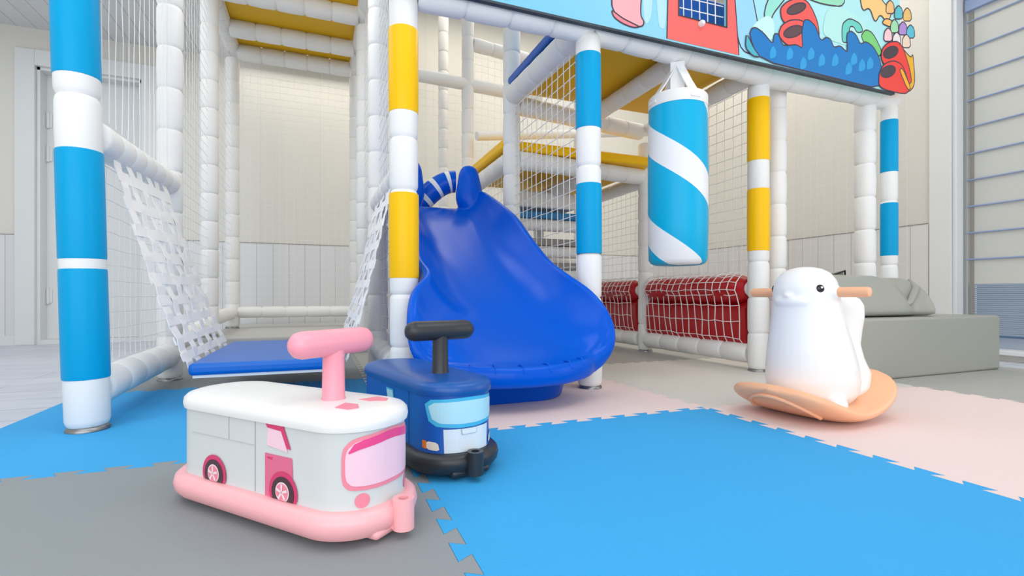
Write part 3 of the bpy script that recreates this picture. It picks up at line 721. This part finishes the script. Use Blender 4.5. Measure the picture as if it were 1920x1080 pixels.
for k in range(1, 7): z = hz1+(ht-hz1)*k/7; m.tube([(hx0, PY+.05, z), (hx1, PY+.05, z+.02)], .006, 4)
m.build('opening_net', NETM, fp)
sx_, sz_ = on_y(1313, 46, PY); MB().lathe((sx_, PY-.06, sz_), (sx_, PY, sz_), [(0,.02),(.02,.035),(.06,.035)], 12).build('fixing_cap', WHITE, fp, smooth=True)
GR, TL = (120,214,190), (90,200,196)
art([(1440,70),(1446,30),(1470,0),(1500,-40),(1460,-40),(1430,20)], (150,222,206), 'green_reed')
art([(1405,60),(1418,40),(1440,28),(1452,40),(1450,80)], (196,236,230), 'pale_rock', False)
art([(1480,-40),(1580,-40),(1585,14),(1540,8),(1500,-8)], (150,220,186), 'green_leaf')
art([(1540,70),(1548,20),(1570,10),(1620,40),(1640,80),(1600,90)], (182,232,226), 'pale_rock', False)
art([(1578,80),(1578,45),(1592,34),(1612,44),(1618,60),(1606,62),(1600,50),(1592,50),(1590,80)], (104,206,190), 'green_arch')
art([(1612,70),(1622,55),(1636,62),(1655,100),(1640,110)], (120,206,120), 'green_leaf')
art([(1610,-20),(1616,22),(1630,14),(1640,44),(1650,26),(1664,46),(1672,20),(1658,8),(1640,-20)], (246,200,128), 'orange_coral')
art([(1652,44),(1660,34),(1674,40),(1670,52)], (246,190,110), 'orange_coral')
for i, (x, y, c) in enumerate(((1668,12,(240,190,120)), (1684,22,(90,190,200)), (1700,26,(236,190,110)), (1676,48,(160,220,170)), (1692,52,(176,140,206)), (1706,58,(90,190,210)), (1664,64,(246,200,204)), (1680,72,(236,226,226)), (1698,76,(240,214,190)))):
    art([(x-8, y+14), (x-7, y-4), (x, y-12), (x+7, y-4), (x+8, y+14)], c, 'coral_bud', True, smooth=1)
tube1 = [(1478,52),(1464,36),(1462,16),(1474,4),(1494,-4),(1512,2),(1522,18),(1532,42),(1536,74),(1500,72)]
art(tube1, (240,90,84), 'red_sponge'); art(oval(1492,17,19,9,-22), (92,66,72), 'sponge_mouth')
art([(1470,82),(1458,66),(1464,48),(1480,38),(1502,38),(1514,52),(1512,96),(1490,92)], (240,90,84), 'red_sponge'); art(oval(1486,60,19,10,-20), (92,66,72), 'sponge_mouth')
sea = [(1404,66),(1408,54),(1416,52),(1430,62),(1448,84),(1450,64),(1458,64),(1466,86),(1478,86),(1492,84),(1504,92),(1502,60),(1506,38),(1516,38),(1528,50),(1538,78),(1548,70),(1556,74),(1562,90),(1574,86),(1584,96),(1588,98),(1586,64),(1594,58),(1604,66),(1612,84),(1622,78),(1636,88),(1646,106),(1652,128),(1650,168),(1560,146),(1420,112)]
art(sea, (0,118,190), 'blue_seaweed', smooth=1)
for x, y in ((1520,100),(1540,112),(1565,112),(1480,100),(1600,110),(1615,122),(1630,118),(1590,128),(1505,118),(1448,98)):
    art([(x-7, y+14), (x-6, y-2), (x, y-12), (x+6, y-2), (x+5, y+10)], (40,156,214), 'seaweed_highlight', False, smooth=1)
art([(1398,62),(1412,92),(1424,108),(1410,106),(1396,90)], (70,176,196), 'teal_leaf', smooth=1)
art([(1684,84),(1706,110),(1710,100),(1714,160),(1700,176),(1690,140)], (238,178,30), 'yellow_sponge', True)
art([(1662,130),(1650,112),(1652,92),(1664,80),(1682,78),(1692,92),(1704,130),(1708,160),(1680,150)], (238,62,52), 'red_sponge'); art(oval(1668,99,15,10,-28), (70,56,62), 'sponge_mouth')
art([(1646,166),(1646,138),(1656,120),(1674,114),(1690,122),(1700,150),(1704,170),(1694,178)], (238,62,52), 'red_sponge'); art(oval(1663,135,15,10,-28), (70,56,62), 'sponge_mouth')
art([(1684,132),(1690,128),(1706,166),(1700,170)], (246,176,30), 'yellow_stroke', smooth=1)

# ------------------------------------------------------------------ grey vinyl block and cushion
GV = mat('grey_vinyl', (160,161,152), .38, var=.03, spec=.35)
tag(MB().box(5.75, 8.66, 3.86, 4.62, 0, .735).build('vinyl_block', GV, origin=(7.2, 4.2, 0), bevel=.03), 'large low grey vinyl block behind the seal rocker', 'block')
cu = thing('folded_cushion', 'soft grey vinyl cushion slumped on the grey block', 'cushion', (6.8, 4.5, .735))
rings = []
prof = [(4.02,.735),(4.02,.80),(4.08,.98),(4.24,1.18),(4.42,1.27),(4.56,1.29),(4.62,1.24),(4.62,.9),(4.6,.735)]
for i in range(25):
    u = i/24; x = 5.7+u*1.98; rg = []
    for k, (yy, zz) in enumerate(prof):
        dz = 0; dy = 0
        if u > .68:                       # the folded right corner sinks and tucks under
            e = (u-.68)/.32
            dz = -.05*e*(zz-.735)/.5 - .03*math.sin(e*PI*2)*(zz-.735)
            dy = .06*math.sin(e*PI*2)*(1 if k < 5 else 0)
        e2 = max(0, (u-.92)/.08)
        rg.append(Vector((x-.05*(1-(zz-.735)/.6)*0-.10*max(0, u-.8)/.2*(1-(zz-.735)/.55), yy+dy+(.08*e2 if k < 5 else -.08*e2), .735+(zz-.735)*(1-.15*e2**2)+dz)))
    rings.append(rg)
MB().rings(rings).build('cushion_body', GV, cu, smooth=50, subsurf=1)
MB().tube([(6.9, 4.18, .78), (7.15, 4.10, .92), (7.38, 4.16, 1.1), (7.52, 4.32, 1.22)], [.02,.04,.045,.02], 10).build('fold_crease', GV, cu, smooth=True)
nb = thing('net_bin', 'dark edged grey flap standing up behind the cushion', 'flap', (7.0, 5.2, .74))
MB().prism([(6.35,1.20),(7.35,1.38),(7.36,1.08),(6.35,1.12)], lambda a, b, d: (a, 5.12+d, b), 0, .03).build('flap_sheet', mat('grey_flap', (150,155,152), .6), nb)
MB().tube([(6.1,5.1,1.16),(6.7,5.1,1.2),(7.36,5.1,1.38),(7.37,5.1,1.1)], .014, 6).build('black_edging', mat('black_edging', (28,28,30), .6), nb)

# ------------------------------------------------------------------ seal rocker
sx, sy = 3.85, 2.97; sf = math.atan2(-.268, -.963)-math.radians(8)
sr = thing('seal_rocker', 'white plastic seal rocking toy on a peach orange curved base', 'rocking toy', (sx, sy, 0), rz=sf, local=True)
SW = mat('seal_white_plastic', (244,243,241), .3, var=.01, sss=.0); PO = mat('peach_plastic', (247,184,142), .34, var=.02)
def oring(z, cx, rx, ry, n=36, tilt=0, cy=0): return [Vector((cx+rx*math.cos(2*PI*j/n), cy+ry*math.sin(2*PI*j/n), z+tilt*math.cos(2*PI*j/n)*rx)) for j in range(n)]
mb = MB()
mb.rings([oring(*q) for q in ((.10,-.02,.20,.20),(.13,-.03,.29,.28),(.20,-.03,.345,.33),(.30,-.03,.365,.345),(.42,-.02,.355,.338),(.55,0,.33,.318),(.70,.02,.295,.29),(.85,.04,.265,.264),(.97,.055,.25,.25),(1.06,.06,.243,.242),(1.13,.06,.222,.222),(1.19,.06,.18,.18),(1.225,.06,.12,.12),(1.242,.06,.05,.05))])
mb.rings([oring(*q) for q in ((.12,-.28,.22,.24),(.22,-.33,.27,.28),(.34,-.40,.24,.26),(.46,-.43,.17,.2),(.58,-.44,.13,.17),(.70,-.45,.12,.18),(.82,-.45,.12,.20),(.92,-.44,.12,.20),(.98,-.43,.10,.17),(1.01,-.42,.05,.10))])
mb.ell((.06+.155, 0, .955), (.11, .165, .075))
mb.ell((.06+.245, 0, 1.005), (.022, .04, .018))
for q in (-1, 1):
    mb.ell((.12, q*.29, .15), (.13, .07, .07), rot=Matrix.Rotation(q*.5, 3, 'Z'))
    mb.ell((.06, q*.235, 1.03), (.06, .05, .06))
mb.build('seal_body', SW, sr, smooth=True, remesh=.013, sm_iter=5)
BK = mat('glossy_black', (18,18,20), .1)
for q in (-1, 1):
    a = q*math.radians(56); c = Vector((.06+.232*math.cos(a), .232*math.sin(a), 1.055))
    rot = Matrix.Rotation(a, 3, 'Z')
    e = MB().ell(c, (.016, .034, .036), rot=rot).build('eye', BK, sr, smooth=True)
    g = MB().ell(c+Vector((math.cos(a)*.014, math.sin(a)*.014+.008*q, .013)), (.005, .009, .009), rot=rot).build('eye_glint', SW, sr, smooth=True)
for q in (-1, 1):
    MB().lathe((.06, q*.2, 1.03), (.06, q*.49, 1.03), [(0,.04),(.27,.04),(.285,.034),(.29,.02)], 20).build('handle_bar', PO, sr, smooth=True)
rings = []
NB = 44
for i in range(NB+1):
    u = -1+2*i/NB; x = -.05+.62*u
    w_ = .46*max(.0, (1-abs(u)**4.5))**.42+.012
    z = .66*x*x if x < 0 else .68*x*x
    sl_ = math.atan((1.32 if x < 0 else 1.36)*x)
    th = .062*max(.12, (1-abs(u)**8))**.5+.004
    nx, nz = -math.sin(sl_), math.cos(sl_)
    rg = []
    for j in range(28):
        a = 2*PI*j/28; c, s = math.cos(a), math.sin(a)
        e = .55; yy = w_*math.copysign(abs(c)**e, c); hh = th*math.copysign(abs(s)**.8, s)
        rise = .07*(abs(yy)/.46)**3 if w_ > .05 else 0
        rg.append(Vector((x+nx*(hh), yy, z+.064+nz*hh+rise*.35)))
    rings.append(rg)
MB().rings(rings).build('rocker_base', PO, sr, smooth=60)
m = MB(); m.tube([Vector((.32+.24*math.sin(a), .27*math.cos(a), .68*(.32+.24*math.sin(a))**2-.004)) for a in [PI*k/14 for k in range(15)]], .016, 10)
m.build('moulded_underside_rib', PO, sr, smooth=True)

# ------------------------------------------------------------------ ride-on toys
RA, RB, RC = .62, .218, .20
def outline(a=RA, b=RB, R=RC, n=16):
    """closed outline starting at the front centre, running along the right side first; gives points and arc lengths"""
    pts = [(a, 0)]
    def arc(cx, cy, a0, a1):
        for i in range(n+1):
            th = math.radians(a0+(a1-a0)*i/n); pts.append((cx+R*math.cos(th), cy+R*math.sin(th)))
    arc(a-R, -(b-R), 0, -90); arc(-(a-R), -(b-R), -90, -180); arc(-(a-R), b-R, 180, 90); arc(a-R, b-R, 90, 0)
    out = [pts[0]]
    for p in pts[1:]:
        if math.hypot(p[0]-out[-1][0], p[1]-out[-1][1]) > 1e-5: out.append(p)
    return out
OL = outline(); 
AL = [0]
for i in range(1, len(OL)+1):
    p, q = OL[i-1], OL[i % len(OL)]; AL.append(AL[-1]+math.hypot(p[0]-q[0], p[1]-q[1]))
PER = AL[-1]
def on_body(s, z, off=.003):
    s = s % PER; k = 0
    while k < len(AL)-2 and AL[k+1] < s: k += 1
    p, q = OL[k], OL[(k+1) % len(OL)]; f = (s-AL[k])/max(1e-9, AL[k+1]-AL[k])
    x, y = p[0]*(1-f)+q[0]*f, p[1]*(1-f)+q[1]*f
    dx, dy = q[0]-p[0], q[1]-p[1]; L = math.hypot(dx, dy); nx, ny = dy/L, -dx/L
    if nx*x+ny*y < 0: nx, ny = -nx, -ny
    return Vector((x+nx*off, y+ny*off, z))
def s_side(lx): return (RB-RC)+RC*PI/2+(RA-RC-lx)      # arc length of a spot on the right side
def decal(par, poly, m, name, lay=1, rounds=0):
    for _ in range(rounds):
        Q = []
        for i in range(len(poly)):
            a = poly[i]; b = poly[(i+1) % len(poly)]
            Q += [(a[0]*.82+b[0]*.18, a[1]*.82+b[1]*.18), (a[0]*.18+b[0]*.82, a[1]*.18+b[1]*.82)]
        poly = Q
    bm = bmesh.new(); vs = [bm.verts.new((x, y, 0)) for x, y in poly]; bm.faces.new(vs)
    x0 = min(p[0] for p in poly); x1 = max(p[0] for p in poly)
    x = math.floor(x0/.02)*.02
    while x < x1:
        bmesh.ops.bisect_plane(bm, geom=bm.verts[:]+bm.edges[:]+bm.faces[:], plane_co=(x, 0, 0), plane_no=(1, 0, 0)); x += .02
    for v in bm.verts: v.co = on_body(v.co.x, v.co.y, .0018*lay+.0012)*S
    me = bpy.data.meshes.new(name); bm.to_mesh(me); bm.free(); me.materials.append(m)
    # a sticker has a little thickness
    o = bpy.data.objects.new(name, me); C.objects.link(o); o.parent = par
    sd = o.modifiers.new('solid', 'SOLIDIFY'); sd.thickness = .0008*S*1.0; sd.offset = 0
    return o
def circ(cx, cz, r, n=22, a0=0, a1=360): return [(cx+r*math.cos(math.radians(a0+(a1-a0)*i/n)), cz+r*math.sin(math.radians(a0+(a1-a0)*i/n))) for i in range(n)]
def grow(k, z, a=RA, b=RB, R=RC): return [Vector((x, y, z)) for x, y in outline(a+k, b+k, R+k)]
def ride_on(label, loc, rz, body_m, seat_m, ring_m, handle_m, name, hx=.05):
    t = thing(name, label, 'ride-on toy', loc, rz=rz, local=True)
    bd = MB().rings([grow(.012,.11), grow(.008,.125), grow(0,.15), grow(0,.455)]).build('body_shell', body_m, t, smooth=True)
    MB().rings([grow(-.01,.452), grow(.012,.455), grow(.016,.475), grow(.012,.50), grow(-.004,.516), grow(-.04,.527), grow(-.12,.533)]).build('seat', seat_m, t, smooth=True)
    MB().rings([grow(0,.03), grow(.03,.035), grow(.05,.06), grow(.057,.09), grow(.05,.12), grow(.03,.138), grow(.0,.142), grow(-.03,.13)]).build('bumper_ring', ring_m, t, smooth=True)
    MB().box(.42, .655, -.12, .12, .015, .06).build('front_skid', ring_m, t, bevel=.02)
    mb = MB(); mb.lathe((RA+.07, 0, .035), (RA+.07, 0, .16), [(0,.045),(.125,.045),(.125,.022),(.03,.022)], 20); mb.box(RA+.02, RA+.065, -.04, .04, .04, .13)
    mb.build('hitch_socket', ring_m, t, smooth=True)
    CW = mat('caster_grey', (200,200,200), .4)
    for cx, cy in ((.38, .13), (.38, -.13), (-.42, .13), (-.42, -.13)):
        MB().lathe((cx, cy-.025, .032), (cx, cy+.025, .032), [(0,.026),(.01,.032),(.04,.032),(.05,.026)], 16).build('caster_wheel', CW, t, smooth=True)
    # T handle
    hd = MB(); hd.lathe((hx, 0, .525), (hx, 0, .78), [(0,.056),(.02,.05),(.2,.047),(.255,.05)], 24)
    hd.tube([(hx, -.225, .79), (hx, -.217, .79), (hx, -.198, .79), (hx, -.17, .79), (hx, .17, .79), (hx, .198, .79), (hx, .217, .79), (hx, .225, .79)], [.012,.036,.053,.06,.06,.053,.036,.012], 24)
    hd.build('handlebar', handle_m, t, smooth=50)
    return t, bd
def G_(*a): pass
VW = mat('van_white_plastic', (236,236,234), .3); VC = mat('van_cream_body', (208,212,212), .38, spec=.3); PK = mat('light_pink_plastic', (250,182,186), .33); PK2 = mat('handle_pink_plastic', (250,160,176), .33)
van, vb = ride_on('white and pink ride-on toy van with pink T handlebar', (-.130, 2.60, 0), -.853, VC, VW, PK, PK2, 'ride_on_van', hx=.285)
st = lambda n, rgb: mat(n, rgb, .38)
GP_ = st('glass_pink', (246,206,222)); MG = st('magenta_print', (236,70,140)); RP = st('rose_print', (240,140,160)); DR = st('door_rose_print', (226,110,146)); WH = st('tyre_dark_print', (74,52,62)); RM = st('rim_print', (244,220,228)); LN = st('seam_print', (196,198,198))
GRC = st('deep_rose_print', (214,62,112))
# windscreen around the front
ws = [(-.215,.25),(-.215,.385),(-.17,.43),(0,.45),(.17,.43),(.215,.385),(.215,.25),(.18,.215),(-.18,.215)]
decal(vb, ws, RP, 'windscreen_surround', 1, 2)
decal(vb, [(x*.93, .34+(z-.34)*.86) for x, z in ws], GP_, 'windscreen_glass', 2, 2)
decal(vb, [(-.195,.365),(-.16,.415),(0,.44),(.16,.415),(.195,.365),(.14,.385),(0,.405),(-.14,.385)], MG, 'sun_visor_stripe', 3, 1)
decal(vb, circ(.135, .175, .03), RP, 'fog_lamp', 1); decal(vb, circ(-.135, .175, .03), RP, 'fog_lamp', 1)
for sg in (1, -1):
    X = lambda lx: sg*s_side(lx)
    decal(vb, [(X(0.115),.325),(X(0.285),.325),(X(0.290),.27),(X(0.290),.142),(X(0.115),.142)], DR, 'door_panel', 1)
    decal(vb, [(X(0.130),.312),(X(0.165),.312),(X(0.162),.302),(X(0.132),.305)], GRC, 'door_handle_print', 2)
    decal(vb, [(X(0.120),.455),(X(0.235),.452),(X(0.280),.36),(X(0.255),.362),(X(0.220),.43),(X(0.132),.436)], GRC, 'window_frame_print', 2)
    decal(vb, [(X(0.132),.436),(X(0.220),.43),(X(0.260),.345),(X(0.128),.36)], GP_, 'side_window_print', 1)
    for lx in (.234, -.242):
        def arch(r): return [(p[0], p[1]) for p in circ(X(lx), .19, r, 24) if p[1] > .143]+([] )
        def clipc(cx, cz, r):
            pts = [(cx+r*math.cos(math.radians(q)), max(.143, cz+r*math.sin(math.radians(q)))) for q in range(0, 360, 12)]
            o = [pts[0]]
            for p in pts[1:]:
                if abs(p[0]-o[-1][0])+abs(p[1]-o[-1][1]) > 1e-6: o.append(p)
            return o
        decal(vb, clipc(X(lx), .175, .088), GRC, 'wheel_arch_print', 3)
        decal(vb, clipc(X(lx), .172, .070), WH, 'tyre_print', 4)
        decal(vb, clipc(X(lx), .178, .042), RM, 'rim_print', 5)
        decal(vb, clipc(X(lx), .178, .036), RP, 'rim_print', 6)
        for k in range(5):
            a = math.radians(90+72*k); c, s = math.cos(a), math.sin(a)
            decal(vb, [(X(lx)+c*.034-s*.006, .178+s*.034+c*.006), (X(lx)+c*.034+s*.006, .178+s*.034-c*.006), (X(lx)+s*.004, .178-c*.004), (X(lx)-s*.004, .178+c*.004)], RM, 'spoke_print', 7)
    for a, b, c, d_ in ((-.42,.045,.345,.348), (.045,.049,.145,.455), (-.140,-.137,.348,.455)):
        decal(vb, [(X(a),c),(X(b),c),(X(b),d_),(X(a),d_)], LN, 'seam_line', 1)
for sg in (1, -1):
    MB().prism([(.40,sg*.04),(.47,sg*.035),(.52,sg*.08),(.50,sg*.12),(.43,sg*.125)], lambda a, b, d: (a, b, d), .528, .5345).build('hood_print', RP, van)

CB = mat('police_blue_plastic', (6,90,180), .3); CBS = mat('seat_blue_plastic', (4,82,160), .32); BKP = mat('charcoal_plastic', (44,46,50), .38)
car, cb_ = ride_on('dark blue ride-on toy car with charcoal T handlebar and bumper', (.624, 3.235, 0), -1.336, CB, CBS, BKP, BKP, 'ride_on_car', hx=.267)
CY = st('cyan_print', (70,186,226)); LC = st('pale_cyan_print', (178,226,238)); CWH = st('grille_white_print', (226,236,242)); ORG = st('orange_print', (240,130,40)); CRM = st('cream_lamp_print', (246,232,214)); NAV = st('navy_print', (10,64,140)); GLN = st('grey_line_print', (170,190,200))
ws = [(-.225,.29),(-.265,.43),(0,.445),(.265,.43),(.225,.29),(0,.275)]
decal(cb_, ws, CY, 'windscreen_surround', 1, 1)
decal(cb_, [(x*.9, .365+(z-.365)*.76) for x, z in ws], LC, 'windscreen_glass', 2, 1)
decal(cb_, [(-.145,.272),(.145,.272),(.14,.143),(-.14,.143)][::1], CWH, 'white_grille', 1)
decal(cb_, [(-.05,.272),(.05,.272),(.045,.24),(-.045,.24)], GLN, 'badge_outline', 3); decal(cb_, [(-.046,.270),(.046,.270),(.041,.243),(-.041,.243)], CWH, 'badge_plate', 4)
for sg in (1, -1):
    decal(cb_, [(sg*.175,.20),(sg*.245,.205),(sg*.245,.16),(sg*.165,.155)], CRM, 'headlamp', 2, 1)
    decal(cb_, [(sg*.245,.205),(sg*.275,.207),(sg*.275,.165),(sg*.245,.16)], ORG, 'indicator_lamp', 2)
    X = lambda lx: sg*s_side(lx)
    decal(cb_, [(X(-.06),.42),(X(.06),.42),(X(.09),.31),(X(-.03),.325)], CY, 'side_window_print', 1)
    decal(cb_, [(X(-.045),.41),(X(.05),.41),(X(.075),.32),(X(-.02),.335)], LC, 'side_window_print', 2)
    decal(cb_, [(X(.30),.455),(X(.304),.455),(X(.304),.143),(X(.30),.143)], NAV, 'seam_line', 1)

GROUPS = {'foam_mat': 'jigsaw foam mats on the floor', 'padded_post': 'padded posts of the play frame', 'padded_rail': 'padded rails and beams of the play frame',
          'safety_net': 'white safety nets of the play frame', 'roof_board': 'yellow roof boards over the swing bay', 'padded_step': 'padded steps behind the net',
          'strap_net': 'strap nets holding the swing bed', 'ball_pit_barrier': 'red padded walls of the ball pit', 'play_deck': 'yellow play decks'}
for o in bpy.data.objects:
    if o.parent is None and o.name.split('.')[0] in GROUPS: o['group'] = GROUPS[o.name.split('.')[0]]
for o in bpy.data.objects:
    if '_o' in o: del o['_o']
